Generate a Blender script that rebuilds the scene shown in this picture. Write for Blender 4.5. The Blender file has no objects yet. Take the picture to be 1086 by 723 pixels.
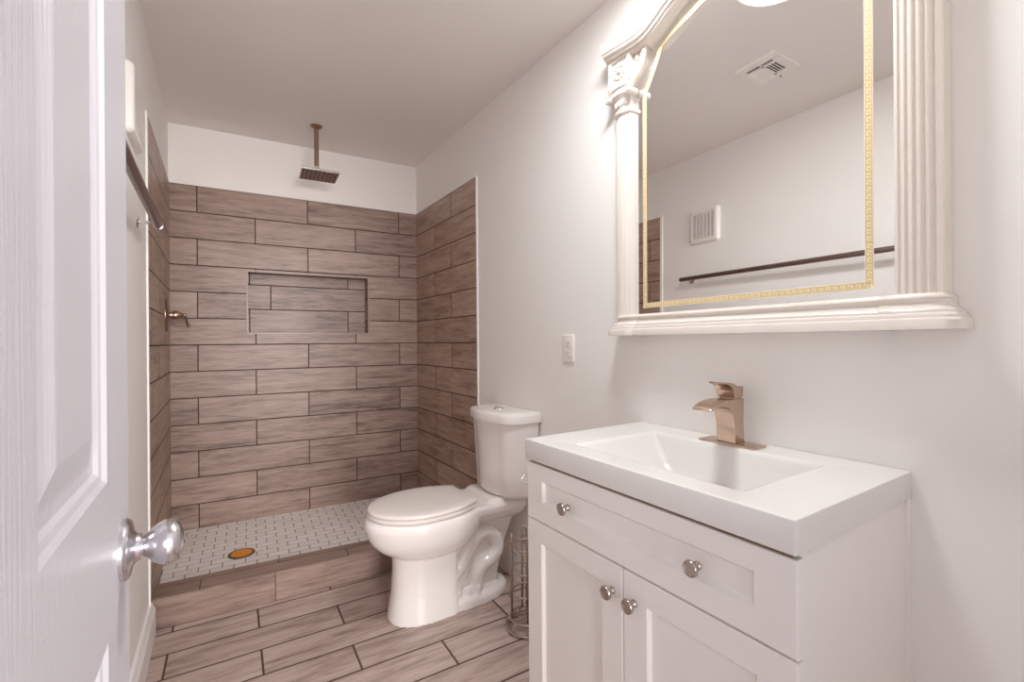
import bpy, bmesh, math, random
from mathutils import Vector, Matrix
random.seed(4)
PI = math.pi
scene = bpy.context.scene
COL = scene.collection

# ------------------------------------------------------------------ camera
CAM_H = 1.166
cam_d = bpy.data.cameras.new('camera')
cam_d.sensor_width = 36.0
cam_d.lens = 490.19 / 1086 * 36
cam_d.clip_start = 0.02
cam = bpy.data.objects.new('camera', cam_d)
COL.objects.link(cam)
cam.matrix_world = (Matrix.Translation((0, 0, CAM_H)) @ Matrix.Rotation(math.radians(-32.843), 4, 'Z')
                    @ Matrix.Rotation(math.radians(90.03), 4, 'X') @ Matrix.Rotation(math.radians(-0.452), 4, 'Z'))
scene.camera = cam

# ------------------------------------------------------------------ world, exposure, lights
w = bpy.data.worlds.new('hall_light')
scene.world = w
w.use_nodes = True
bg = w.node_tree.nodes['Background']
bg.inputs[0].default_value = (0.90, 0.93, 1.0, 1)
bg.inputs[1].default_value = 0.75
scene.view_settings.view_transform = 'Standard'
scene.view_settings.look = 'None'
scene.view_settings.gamma = 1.0
scene.view_settings.use_curve_mapping = False
scene.view_settings.exposure = 0.45
scene.cycles.diffuse_bounces = 10
scene.cycles.max_bounces = 14
LAMP_STRENGTH = 62.0
LAMP_COLOR = (0.95, 0.985, 1.0)

def area(name, loc, target, sx, sy, power, color):
    d = bpy.data.lights.new(name, 'AREA')
    d.shape = 'RECTANGLE'; d.size = sx; d.size_y = sy
    d.energy = power; d.color = color
    o = bpy.data.objects.new(name, d)
    COL.objects.link(o)
    o.location = loc
    o.rotation_euler = (Vector(target) - Vector(loc)).to_track_quat('-Z', 'Y').to_euler()
    return o
# added fill light in the unseen hall, brightens the shower through the open doorway
area('added_hall_fill', (0.35, -5.0, 1.5), (0.45, 1.5, 1.2), 2.4, 2.2, 345, (1.0, 0.97, 0.945))

# ------------------------------------------------------------------ materials
def srgb(r, g, b):
    f = lambda c: (c / 255 / 12.92) if c / 255 <= 0.04045 else ((c / 255 + 0.055) / 1.055) ** 2.4
    return (f(r), f(g), f(b), 1)

def new_mat(name):
    m = bpy.data.materials.new(name)
    m.use_nodes = True
    return m, m.node_tree, m.node_tree.nodes['Principled BSDF']

def paint(name, col, rough=0.5, bump=0.0, scale=200, var=0.02, coat=0.0, spec=0.5):
    m, t, b = new_mat(name)
    tc = t.nodes.new('ShaderNodeTexCoord')
    n = t.nodes.new('ShaderNodeTexNoise'); n.inputs['Scale'].default_value = 6; n.inputs['Detail'].default_value = 3
    t.links.new(tc.outputs['Object'], n.inputs['Vector'])
    r = t.nodes.new('ShaderNodeValToRGB')
    r.color_ramp.elements[0].color = tuple(c * (1 - var) for c in col[:3]) + (1,)
    r.color_ramp.elements[1].color = tuple(min(1, c * (1 + var)) for c in col[:3]) + (1,)
    t.links.new(n.outputs['Fac'], r.inputs[0]); t.links.new(r.outputs[0], b.inputs['Base Color'])
    b.inputs['Roughness'].default_value = rough
    b.inputs['Coat Weight'].default_value = coat
    b.inputs['Coat Roughness'].default_value = 0.08
    b.inputs['Specular IOR Level'].default_value = spec
    if bump:
        n2 = t.nodes.new('ShaderNodeTexNoise'); n2.inputs['Scale'].default_value = scale; n2.inputs['Detail'].default_value = 2
        t.links.new(tc.outputs['Object'], n2.inputs['Vector'])
        bp = t.nodes.new('ShaderNodeBump'); bp.inputs['Strength'].default_value = bump; bp.inputs['Distance'].default_value = 0.002
        t.links.new(n2.outputs['Fac'], bp.inputs['Height']); t.links.new(bp.outputs[0], b.inputs['Normal'])
    return m

def metal(name, col, rough=0.25, aniso=0.0):
    m, t, b = new_mat(name)
    tc = t.nodes.new('ShaderNodeTexCoord')
    n = t.nodes.new('ShaderNodeTexNoise'); n.inputs['Scale'].default_value = 12; n.inputs['Detail'].default_value = 1
    t.links.new(tc.outputs['Object'], n.inputs['Vector'])
    mr = t.nodes.new('ShaderNodeMapRange')
    mr.inputs['To Min'].default_value = rough * 0.97; mr.inputs['To Max'].default_value = rough * 1.04
    t.links.new(n.outputs['Fac'], mr.inputs['Value']); t.links.new(mr.outputs[0], b.inputs['Roughness'])
    b.inputs['Base Color'].default_value = col
    b.inputs['Metallic'].default_value = 1.0
    return m

def nmath(t, op, a, b=None):
    n = t.nodes.new('ShaderNodeMath'); n.operation = op
    for i, v in enumerate((a, b)):
        if v is None: continue
        if isinstance(v, (int, float)): n.inputs[i].default_value = v
        else: t.links.new(v, n.inputs[i])
    return n.outputs[0]

def tile_mat(name, length, height, off, u0=0.0, v0=0.0, grout=0.0056, grout_col=(62, 43, 34), wood=True, narrow=1.0,
             dark=(94, 74, 64), mid=(142, 118, 107), light=(166, 142, 130), rough=0.42, stagger2=None):
    """running-bond tiles laid out over the metric UV map; v runs up"""
    m, t, b = new_mat(name)
    uv = t.nodes.new('ShaderNodeUVMap'); uv.uv_map = 'UVMap'
    sp = t.nodes.new('ShaderNodeSeparateXYZ'); t.links.new(uv.outputs[0], sp.inputs[0])
    u = nmath(t, 'SUBTRACT', sp.outputs[0], u0); v = nmath(t, 'SUBTRACT', sp.outputs[1], v0)
    vr = nmath(t, 'DIVIDE', v, height); row = nmath(t, 'FLOOR', vr)
    md = nmath(t, 'FLOORED_MODULO', row, 2.0)
    ur = nmath(t, 'ADD', nmath(t, 'DIVIDE', u, length), nmath(t, 'MULTIPLY', md, off))
    colm = nmath(t, 'FLOOR', ur)
    fu = nmath(t, 'MULTIPLY', nmath(t, 'SUBTRACT', ur, colm), length)
    fv = nmath(t, 'MULTIPLY', nmath(t, 'SUBTRACT', vr, row), height)
    eu = nmath(t, 'MINIMUM', fu, nmath(t, 'SUBTRACT', length, fu))
    ev = nmath(t, 'MULTIPLY', nmath(t, 'MINIMUM', fv, nmath(t, 'SUBTRACT', height, fv)), narrow)
    e = nmath(t, 'MINIMUM', eu, ev)
    mask = t.nodes.new('ShaderNodeMapRange'); mask.interpolation_type = 'SMOOTHSTEP'
    mask.inputs['From Min'].default_value = grout * 0.4; mask.inputs['From Max'].default_value = grout * 0.62
    t.links.new(e, mask.inputs['Value'])
    cmb = t.nodes.new('ShaderNodeCombineXYZ'); t.links.new(colm, cmb.inputs[0]); t.links.new(row, cmb.inputs[1])
    wn = t.nodes.new('ShaderNodeTexWhiteNoise'); wn.noise_dimensions = '3D'; t.links.new(cmb.outputs[0], wn.inputs['Vector'])
    if wood:
        def grain(su, sv, detail, seed, dist):
            gu = nmath(t, 'MULTIPLY', sp.outputs[0], su); gv = nmath(t, 'MULTIPLY', sp.outputs[1], sv)
            gz = nmath(t, 'ADD', nmath(t, 'MULTIPLY', wn.outputs['Value'], 57.0), seed)
            c = t.nodes.new('ShaderNodeCombineXYZ')
            t.links.new(gu, c.inputs[0]); t.links.new(gv, c.inputs[1]); t.links.new(gz, c.inputs[2])
            n = t.nodes.new('ShaderNodeTexNoise'); n.inputs['Scale'].default_value = 1.0
            n.inputs['Detail'].default_value = detail; n.inputs['Roughness'].default_value = 0.6
            n.inputs['Distortion'].default_value = dist
            t.links.new(c.outputs[0], n.inputs['Vector'])
            return n.outputs['Fac']
        g1 = grain(4.0, 38.0, 6.0, 0.0, 0.5); g2 = grain(14.0, 210.0, 3.0, 9.0, 0.1); g3 = grain(3.0, 14.0, 2.0, 5.0, 0.2)
        s = nmath(t, 'ADD', nmath(t, 'MULTIPLY', g1, 0.46), nmath(t, 'MULTIPLY', g2, 0.30))
        s = nmath(t, 'ADD', s, nmath(t, 'MULTIPLY', g3, 0.24))
        s = nmath(t, 'ADD', s, nmath(t, 'MULTIPLY', nmath(t, 'SUBTRACT', wn.outputs['Value'], 0.5), 0.07))
        r = t.nodes.new('ShaderNodeValToRGB')
        el = r.color_ramp.elements
        el[0].position = 0.36; el[0].color = srgb(*dark)
        el[1].position = 0.62; el[1].color = srgb(*light)
        k = el.new(0.48); k.color = srgb(*mid)
        t.links.new(s, r.inputs[0]); tilecol = r.outputs[0]
    else:
        r = t.nodes.new('ShaderNodeValToRGB')
        r.color_ramp.elements[0].color = srgb(*dark); r.color_ramp.elements[1].color = srgb(*light)
        t.links.new(wn.outputs['Value'], r.inputs[0]); tilecol = r.outputs[0]
    mx = t.nodes.new('ShaderNodeMix'); mx.data_type = 'RGBA'
    t.links.new(mask.outputs[0], mx.inputs['Factor'])
    mx.inputs['A'].default_value = srgb(*grout_col)
    t.links.new(tilecol, mx.inputs['B'])
    t.links.new(mx.outputs['Result'], b.inputs['Base Color'])
    rr = t.nodes.new('ShaderNodeMapRange'); rr.inputs['To Min'].default_value = 0.9; rr.inputs['To Max'].default_value = rough
    t.links.new(mask.outputs[0], rr.inputs['Value']); t.links.new(rr.outputs[0], b.inputs['Roughness'])
    bp = t.nodes.new('ShaderNodeBump'); bp.inputs['Strength'].default_value = 0.5; bp.inputs['Distance'].default_value = 0.002
    t.links.new(mask.outputs[0], bp.inputs['Height']); t.links.new(bp.outputs[0], b.inputs['Normal'])
    return m

WALL = paint('wall_paint', srgb(241, 238, 235), 0.55, 0.12, 260, 0.01)
CEIL = paint('ceiling_paint', srgb(238, 233, 229), 0.65, 0.25, 180, 0.01)
TRIM = paint('trim_paint', srgb(238, 234, 233), 0.35, 0, 0, 0.01)
EDGE = paint('white_edge_trim', srgb(244, 240, 236), 0.3)
CAB = paint('white_lacquer', srgb(240, 235, 232), 0.34, 0, 0, 0.008)
GAP = paint('raw_board_edge', srgb(150, 118, 92), 0.7)
TOP = paint('white_cultured_marble', srgb(226, 222, 219), 0.16, 0, 0, 0.006, 0.3)
CERAM = paint('white_vitreous_china', srgb(240, 234, 231), 0.1, 0, 0, 0.006, 0.4)
SEAT = paint('white_seat_plastic', srgb(232, 224, 219), 0.22, 0, 0, 0.006)
FRAME = paint('ivory_gloss_frame', srgb(228, 219, 210), 0.2, 0.03, 60, 0.008, 0.3)
PLAST = paint('white_plastic', srgb(240, 235, 230), 0.35)
DARK = paint('dark_void', srgb(38, 30, 27), 0.8)
SHADE = paint('duct_brown', srgb(120, 92, 80), 0.8)
NICKEL = metal('brushed_nickel', (0.50, 0.44, 0.41, 1), 0.2)
SATIN = metal('satin_chrome', (0.66, 0.64, 0.67, 1), 0.24)
CHROME = metal('chrome', (0.85, 0.84, 0.84, 1), 0.08)
CHAMP = metal('champagne_bronze', (0.56, 0.42, 0.335, 1), 0.27)
BRONZE = metal('antique_bronze', (0.40, 0.28, 0.21, 1), 0.3)
ROD = metal('dark_bronze_rod', (0.26, 0.19, 0.17, 1), 0.32)
WIRE = metal('bronze_wire', (0.50, 0.40, 0.33, 1), 0.35)
SCHL = paint('niche_edge_trim', srgb(146, 124, 110), 0.35)
HEADG = metal('shower_plate_grey', (0.42, 0.37, 0.36, 1), 0.4)
GOLD = paint('gold_key_print', srgb(222, 192, 132), 0.35)
PALEGOLD = paint('pale_gold_band', srgb(244, 234, 206), 0.35)
ORANGE = paint('orange_drain_cover', srgb(236, 146, 20), 0.35, 0, 0, 0.12)
RIM = metal('drain_rim_bronze', (0.20, 0.13, 0.08, 1), 0.4)

def mirror_mat():
    m, t, b = new_mat('mirror_silver')
    b.inputs['Base Color'].default_value = (0.93, 0.925, 0.92, 1)
    b.inputs['Metallic'].default_value = 1
    tc = t.nodes.new('ShaderNodeTexCoord')
    n = t.nodes.new('ShaderNodeTexNoise'); n.inputs['Scale'].default_value = 9
    t.links.new(tc.outputs['Object'], n.inputs['Vector'])
    mr = t.nodes.new('ShaderNodeMapRange'); mr.inputs['From Min'].default_value = 0.55; mr.inputs['From Max'].default_value = 0.9
    mr.inputs['To Min'].default_value = 0.0; mr.inputs['To Max'].default_value = 0.02
    t.links.new(n.outputs['Fac'], mr.inputs['Value']); t.links.new(mr.outputs[0], b.inputs['Roughness'])
    return m
MIRROR = mirror_mat()

def emit_mat(name, col, strength):
    m, t, b = new_mat(name)
    b.inputs['Base Color'].default_value = col + (1,)
    b.inputs['Emission Color'].default_value = col + (1,)
    b.inputs['Emission Strength'].default_value = strength
    return m
LAMP = emit_mat('lit_opal_glass', LAMP_COLOR, LAMP_STRENGTH)

def door_mat():
    m, t, b = new_mat('door_white_woodgrain')
    b.inputs['Base Color'].default_value = srgb(204, 200, 206)
    b.inputs['Roughness'].default_value = 0.38
    tc = t.nodes.new('ShaderNodeTexCoord')
    mp = t.nodes.new('ShaderNodeMapping'); mp.inputs['Scale'].default_value = (8, 260, 8)
    t.links.new(tc.outputs['Object'], mp.inputs[0])
    n = t.nodes.new('ShaderNodeTexNoise'); n.inputs['Scale'].default_value = 1; n.inputs['Detail'].default_value = 3
    t.links.new(mp.outputs[0], n.inputs['Vector'])
    bp = t.nodes.new('ShaderNodeBump'); bp.inputs['Strength'].default_value = 0.4; bp.inputs['Distance'].default_value = 0.0015
    t.links.new(n.outputs['Fac'], bp.inputs['Height']); t.links.new(bp.outputs[0], b.inputs['Normal'])
    return m
DOORM = door_mat()

ROWH = 0.1556
TILE_TOP = 2.093
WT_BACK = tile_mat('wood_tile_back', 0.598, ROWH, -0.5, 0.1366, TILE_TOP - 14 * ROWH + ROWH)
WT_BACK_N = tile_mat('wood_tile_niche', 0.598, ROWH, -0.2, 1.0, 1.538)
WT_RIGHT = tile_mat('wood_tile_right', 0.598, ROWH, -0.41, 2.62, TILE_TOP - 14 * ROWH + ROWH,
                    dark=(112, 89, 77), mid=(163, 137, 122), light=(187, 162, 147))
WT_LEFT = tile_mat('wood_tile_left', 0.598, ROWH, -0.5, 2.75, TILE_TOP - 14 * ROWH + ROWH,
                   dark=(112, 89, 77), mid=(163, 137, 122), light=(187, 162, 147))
WT_FLOOR = tile_mat('wood_tile_floor', 0.606, 0.1565, -0.5, 0.15, 0.0, 0.0072, (82, 62, 52),
                    dark=(132, 111, 102), mid=(178, 157, 148), light=(200, 181, 173), rough=0.36)
WT_CURB = tile_mat('wood_tile_curb', 0.606, 0.30, -0.5, 0.452, 0.0, 0.004, (92, 72, 62),
                   dark=(98, 77, 68), mid=(138, 115, 105), light=(160, 137, 126))
WT_CURBTOP = tile_mat('wood_tile_curb_top', 0.606, 0.30, -0.5, 0.165, -0.1, 0.004, (92, 72, 62),
                   dark=(104, 84, 74), mid=(144, 121, 110), light=(166, 142, 131))
MOSAIC = tile_mat('white_mosaic', 0.098, 0.0525, -0.5, -0.064, 0.0, 0.0036, (112, 92, 84), wood=False, narrow=1.8,
                  dark=(242, 236, 231), light=(250, 246, 243), rough=0.3)

# ------------------------------------------------------------------ mesh helper
class MB:
    def __init__(self):
        self.bm = bmesh.new()
        self.uvl = self.bm.loops.layers.uv.new('UVMap')
    def verts(self, pts): return [self.bm.verts.new(p) for p in pts]
    def face(self, vs, mi=0, smooth=False):
        try:
            f = self.bm.faces.new(vs)
        except ValueError:
            return None
        f.material_index = mi; f.smooth = smooth
        return f
    def loft(self, rings, cap0=True, cap1=True, closed=True, mi=0, smooth=True):
        R = [self.verts(r) for r in rings]
        n = len(R[0])
        for a, b in zip(R, R[1:]):
            for i in range(n if closed else n - 1):
                j = (i + 1) % n
                self.face([a[i], a[j], b[j], b[i]], mi, smooth)
        if cap0: self.face(list(reversed(R[0])), mi)
        if cap1: self.face(R[-1], mi)
        return R
    def box(self, x0, x1, y0, y1, z0, z1, bevel=0.0, mi=0, seg=2):
        P = [(x0, y0), (x1, y0), (x1, y1), (x0, y1)]
        n0 = set(self.bm.edges)
        R = self.loft([[(x, y, z0) for x, y in P], [(x, y, z1) for x, y in P]], mi=mi, smooth=False)
        if bevel:
            es = [e for e in self.bm.edges if e not in n0]
            bmesh.ops.bevel(self.bm, geom=es, offset=bevel, segments=seg, affect='EDGES', profile=0.5, clamp_overlap=True)
        return self
    def prism(self, poly, axis, a0, a1, bevel=0.0, mi=0, smooth=False, seg=2):
        """poly: 2D points in the two other axes (x,y order kept); extruded along axis"""
        def P(p, a):
            return {'x': (a, p[0], p[1]), 'y': (p[0], a, p[1]), 'z': (p[0], p[1], a)}[axis]
        n0 = set(self.bm.edges)
        self.loft([[P(p, a0) for p in poly], [P(p, a1) for p in poly]], mi=mi, smooth=smooth)
        if bevel:
            es = [e for e in self.bm.edges if e not in n0]
            bmesh.ops.bevel(self.bm, geom=es, offset=bevel, segments=seg, affect='EDGES', profile=0.5, clamp_overlap=True)
        return self
    def lathe(self, org, axis, prof, n=32, mi=0, sy=1.0):
        """prof: (distance along axis, radius)"""
        ax = Vector(axis).normalized()
        up = Vector((0, 0, 1)) if abs(ax.z) < 0.9 else Vector((0, 1, 0))
        u = ax.cross(up).normalized(); v = ax.cross(u)
        org = Vector(org)
        rings = []
        for d, r in prof:
            r = max(r, 1e-5)
            rings.append([org + ax * d + (u * math.cos(2 * PI * i / n) + v * math.sin(2 * PI * i / n)) * r for i in range(n)])
        self.loft(rings, mi=mi)
        return self
    def tube(self, pts, r, n=10, closed=False, mi=0):
        pts = [Vector(p) for p in pts]
        m = len(pts)
        rad = r if isinstance(r, (list, tuple)) else [r] * m
        rings = []; prev = None
        for i, p in enumerate(pts):
            if closed: t = pts[(i + 1) % m] - pts[i - 1]
            else: t = pts[min(i + 1, m - 1)] - pts[max(i - 1, 0)]
            t.normalize()
            if prev is None:
                a = Vector((0, 0, 1)) if abs(t.z) < 0.9 else Vector((1, 0, 0))
                u = t.cross(a).normalized()
            else:
                u = (prev - t * prev.dot(t)).normalized()
            prev = u; v = t.cross(u)
            rings.append([p + (u * math.cos(2 * PI * k / n) + v * math.sin(2 * PI * k / n)) * rad[i] for k in range(n)])
        if closed:
            R = [self.verts(x) for x in rings]
            for i in range(m):
                a, b = R[i], R[(i + 1) % m]
                for k in range(n): self.face([a[k], a[(k + 1) % n], b[(k + 1) % n], b[k]], mi, True)
        else:
            self.loft(rings, mi=mi)
        return self
    def sphere(self, c, r, mi=0, sc=(1, 1, 1), n=16):
        rings = []
        for j in range(1, n // 2):
            a = PI * j / (n // 2)
            rings.append([(c[0] + r * sc[0] * math.sin(a) * math.cos(2 * PI * i / n), c[1] + r * sc[1] * math.sin(a) * math.sin(2 * PI * i / n),
                           c[2] - r * sc[2] * math.cos(a)) for i in range(n)])
        self.loft(rings, mi=mi)
        return self
    def fix(self):
        bmesh.ops.recalc_face_normals(self.bm, faces=self.bm.faces)

ORG = {}
WARP = [False]                                       # the hung mirror sits slightly out of true
def obj(name, mb, mats, parent=None, autosmooth=None):
    if not isinstance(mats, (list, tuple)): mats = [mats]
    if WARP[0]:
        for v in mb.bm.verts:
            if v.co.x < XR - 0.003:
                v.co.x = min(v.co.x + 0.02787 * (v.co.y - 0.745) + 0.0071 * (v.co.z - 1.6), XR - 0.0008)
    mb.fix()
    me = bpy.data.meshes.new(name)
    if parent is not None:
        org = ORG[parent.name]
    else:
        vs = [v.co for v in mb.bm.verts]
        org = Vector(((min(v.x for v in vs) + max(v.x for v in vs)) / 2, (min(v.y for v in vs) + max(v.y for v in vs)) / 2, min(v.z for v in vs)))
    bmesh.ops.translate(mb.bm, verts=mb.bm.verts, vec=-org)
    mb.bm.to_mesh(me); mb.bm.free()
    for m in mats: me.materials.append(m)
    o = bpy.data.objects.new(name, me)
    COL.objects.link(o)
    ORG[o.name] = org.copy()
    if parent is not None: o.parent = parent
    else: o.location = org
    if autosmooth is not None: sharp(o, autosmooth)
    return o

def sharp(o, deg=35):
    """smooth shading with edges steeper than deg kept sharp"""
    bm = bmesh.new(); bm.from_mesh(o.data)
    for f in bm.faces: f.smooth = True
    for e in bm.edges:
        if len(e.link_faces) == 2: e.smooth = e.calc_face_angle(0) < math.radians(deg)
    bm.to_mesh(o.data); bm.free()

def tag(o, label=None, cat=None, group=None, kind=None):
    if label: o['label'] = label
    if cat: o['category'] = cat
    if group: o['group'] = group
    if kind: o['kind'] = kind
    return o
def thing(name, label, cat, loc, group=None):
    o = bpy.data.objects.new(name, None); COL.objects.link(o)
    o.location = loc; o.empty_display_size = 0.05
    ORG[o.name] = Vector(loc)
    return tag(o, label, cat, group)
def struct(o, label, cat='structure'):
    return tag(o, label, cat, None, 'structure')

# frame along a wall: s runs along, n into the room, z up; metric UVs
class WallFrame:
    def __init__(self, a, b, uoff=0.0, flip=1):
        self.a = Vector((a[0], a[1], 0)); d = Vector((b[0] - a[0], b[1] - a[1], 0)); self.len = d.length
        self.u = d.normalized(); self.n = Vector((-self.u.y, self.u.x, 0)) * flip
    def P(self, s, d, z): return self.a + self.u * s + self.n * d + Vector((0, 0, z))
    def box(self, mb, s0, s1, d0, d1, z0, z1, mi=0, uvf=None):
        c = {}
        for i, s in enumerate((s0, s1)):
            for j, d in enumerate((d0, d1)):
                for k, z in enumerate((z0, z1)):
                    c[i, j, k] = (mb.bm.verts.new(self.P(s, d, z)), (s, d, z))
        F = [[(0, 1, 0), (1, 1, 0), (1, 1, 1), (0, 1, 1)], [(0, 0, 0), (0, 0, 1), (1, 0, 1), (1, 0, 0)],
             [(0, 0, 0), (0, 1, 0), (0, 1, 1), (0, 0, 1)], [(1, 0, 0), (1, 0, 1), (1, 1, 1), (1, 1, 0)],
             [(0, 0, 1), (0, 1, 1), (1, 1, 1), (1, 0, 1)], [(0, 0, 0), (1, 0, 0), (1, 1, 0), (0, 1, 0)]]
        kinds = 'ffssth'
        for f, kd in zip(F, kinds):
            fc = mb.face([c[q][0] for q in f], mi)
            for lp, q in zip(fc.loops, f):
                s, d, z = c[q][1]
                uv = (s, z) if kd == 'f' else ((d, z) if kd == 's' else (s, d))
                if uvf: uv = uvf(*uv)
                lp[mb.uvl].uv = uv

# ------------------------------------------------------------------ room shell
CEIL_H = 2.438
XR = 1.2485
BL = (-0.2137, 3.2936); BR = (XR, 3.2079)           # back wall corners
LX = lambda y: -0.2137 - 0.0096 * (3.2936 - y)       # left wall runs slightly out of square
FY = -0.065                                          # face of the front (door) wall
PAN_Z = 0.083

mb = MB()                                           # floor, UVs follow the tile courses
fl = [(LX(-1.6) - 0.1, -1.6), (XR + 0.1, -1.6), (XR + 0.1, 3.4), (LX(3.4) - 0.1, 3.4)]
top = mb.verts([(x, y, 0) for x, y in fl]); bot = mb.verts([(x, y, -0.08) for x, y in fl])
f = mb.face(top)
ca, sa = math.cos(-0.03), math.sin(-0.03)
for lp, (x, y) in zip(f.loops, fl):
    dx, dy = x, y - 2.1625
    lp[mb.uvl].uv = (dx * ca + dy * sa, -dx * sa + dy * ca)
mb.face(list(reversed(bot)))
for i in range(4): mb.face([top[i], bot[i], bot[(i + 1) % 4], top[(i + 1) % 4]])
struct(obj('floor', mb, WT_FLOOR), 'greyish brown wood-look plank tile floor', 'floor')

mb = MB(); mb.prism([(LX(-0.3) - 0.1, FY - 0.12), (XR + 0.1, FY - 0.12), (XR + 0.1, 3.4), (LX(3.4) - 0.1, 3.4)], 'z', CEIL_H, CEIL_H + 0.06)
struct(obj('ceiling', mb, CEIL), 'smooth off-white painted ceiling', 'ceiling')

mb = MB(); mb.prism([(XR, FY - 0.12), (XR + 0.1, FY - 0.12), (XR + 0.1, 3.4), (XR, 3.4)], 'z', 0, CEIL_H)
wall_right = struct(obj('wall_right', mb, WALL), 'long white painted wall behind the vanity and toilet', 'wall')
mb = MB(); mb.prism([(LX(FY - 0.12), FY - 0.12), (LX(3.4), 3.4), (LX(3.4) - 0.1, 3.4), (LX(FY) - 0.1, FY - 0.12)], 'z', 0, CEIL_H)
wall_left = struct(obj('wall_left', mb, WALL), 'white painted wall behind the open door', 'wall')

BW = WallFrame(BR, BL)                              # +n points to the room?
if BW.n.y > 0: BW.n = -BW.n
BW = WallFrame(BL, BR); BW.n = -BW.n if BW.n.y > 0 else BW.n
LB = BW.len
mb = MB()
BW.box(mb, 0, LB, -0.2, 0, TILE_TOP, CEIL_H)
BW.box(mb, 0, LB, -0.2, -0.12, 0, TILE_TOP)
wall_back = struct(obj('wall_back', mb, WALL), 'far shower wall, white paint above brown wood-look tile', 'wall')
# tile facing with the niche opening
NS0, NS1, NZ0, NZ1, ND = 0.392, 1.115, 1.230, 1.608, 0.10
mb = MB(); D0, D1 = -0.12, 0.004
BW.box(mb, 0, NS0, D0, D1, 0, TILE_TOP); BW.box(mb, NS1, LB, D0, D1, 0, TILE_TOP)
BW.box(mb, NS0, NS1, D0, D1, 0, NZ0); BW.box(mb, NS0, NS1, D0, D1, NZ1, TILE_TOP)
BW.box(mb, NS0, NS1, D0, -ND, NZ0, NZ1, mi=1)
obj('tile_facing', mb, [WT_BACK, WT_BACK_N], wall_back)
mb = MB()
e = 0.007
BW.box(mb, NS0 - e, NS1 + e, 0.002, 0.0065, NZ1 - 0.002, NZ1 + e); BW.box(mb, NS0 - e, NS1 + e, 0.002, 0.0065, NZ0 - e, NZ0 + 0.002)
BW.box(mb, NS0 - e, NS0 + 0.002, 0.002, 0.0065, NZ0, NZ1); BW.box(mb, NS1 - 0.002, NS1 + e, 0.002, 0.0065, NZ0, NZ1)
obj('niche_edge_trim', mb, SCHL, wall_back)

YR_T, YL_T = 2.292, 2.352                           # where the wall tile stops
RW = WallFrame((XR, 0), (XR, 3.2079)); RW.n = Vector((-1, 0, 0))
mb = MB(); RW.box(mb, YR_T, 3.215, -0.01, 0.004, 0, TILE_TOP)
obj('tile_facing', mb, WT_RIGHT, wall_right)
mb = MB(); RW.box(mb, YR_T - 0.013, YR_T, -0.01, 0.006, 0, TILE_TOP + 0.002)
obj('tile_edge_trim', mb, EDGE, wall_right)
LW = WallFrame((LX(0), 0), (LX(3.2936), 3.2936)); LW.n = Vector((1, 0, 0))
mb = MB(); LW.box(mb, YL_T, 3.30, -0.01, 0.004, 0, TILE_TOP)
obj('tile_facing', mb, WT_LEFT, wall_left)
mb = MB(); LW.box(mb, YL_T - 0.022, YL_T, -0.01, 0.006, 0, TILE_TOP + 0.002)
obj('tile_edge_trim', mb, EDGE, wall_left)

# front wall with the doorway the camera stands in
DX0, DX1, DH = -0.125, 0.64, 2.06
mb = MB()
mb.box(LX(FY) - 0.02, DX0, FY - 0.12, FY, 0, CEIL_H); mb.box(DX1, XR, FY - 0.12, FY, 0, CEIL_H)
mb.box(DX0, DX1, FY - 0.12, FY, DH, CEIL_H)
struct(obj('wall_front', mb, WALL), 'white wall around the doorway', 'wall')
mb = MB()
mb.box(DX1 - 0.012, DX1 + 0.055, FY - 0.005, FY + 0.014, 0, DH + 0.06, 0.003)
mb.box(DX0 - 0.055, DX1 - 0.012, FY - 0.005, FY + 0.014, DH - 0.008, DH + 0.06, 0.003)
struct(obj('trim_1', mb, TRIM), 'white casing around the doorway', 'trim')

# baseboards
def base_profile(t): return [(0, 0), (t, 0), (t, 0.10), (t * 0.7, 0.112), (t * 0.45, 0.128), (0, 0.128)]
mb = MB()
P0, P1 = (LX(0.72), 0.72), (LX(2.352), 2.352)
mb.loft([[(P0[0] + d, P0[1], z) for d, z in base_profile(0.02)], [(P1[0] + d, P1[1], z) for d, z in base_profile(0.02)]], smooth=False)
struct(obj('baseboard_left', mb, TRIM), 'white baseboard along the left wall', 'baseboard')
mb = MB()
mb.loft([[(XR - d, 1.105, z) for d, z in base_profile(0.014)], [(XR - d, YR_T - 0.013, z) for d, z in base_profile(0.014)]], smooth=False)
struct(obj('baseboard_right', mb, TRIM), 'white baseboard behind the toilet', 'baseboard')

# shower curb and pan
CA, CB = (LX(2.37), 2.372), (XR, 2.278)
CF = WallFrame(CA, CB); CF.n = -CF.n if CF.n.y > 0 else CF.n
mb = MB()
CURB_H = 0.128
CF.box(mb, 0.004, CF.len - 0.004, -0.142, 0, 0, CURB_H)
for f in mb.bm.faces:
    if abs(f.calc_center_median().z - CURB_H) < 1e-4: f.material_index = 1
struct(obj('shower_curb', mb, [WT_CURB, WT_CURBTOP]), 'low tiled curb along the front of the shower', 'curb')
mb = MB()
pf = [BW.P(0.0, 0.0, 0), BW.P(LB, 0.0, 0), CF.P(CF.len, -0.142, 0), CF.P(0, -0.142, 0)]
tv = mb.verts([(p.x, p.y, PAN_Z) for p in pf]); bv = mb.verts([(p.x, p.y, 0.001) for p in pf])
f = mb.face(tv)
for lp, p in zip(f.loops, pf):
    q = p - BW.a; lp[mb.uvl].uv = (q.dot(BW.u), q.dot(BW.n))
mb.face(list(reversed(bv)))
for i in range(4): mb.face([tv[i], bv[i], bv[(i + 1) % 4], tv[(i + 1) % 4]])
struct(obj('shower_floor', mb, MOSAIC), 'white mosaic shower floor with dark grout', 'floor')

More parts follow.
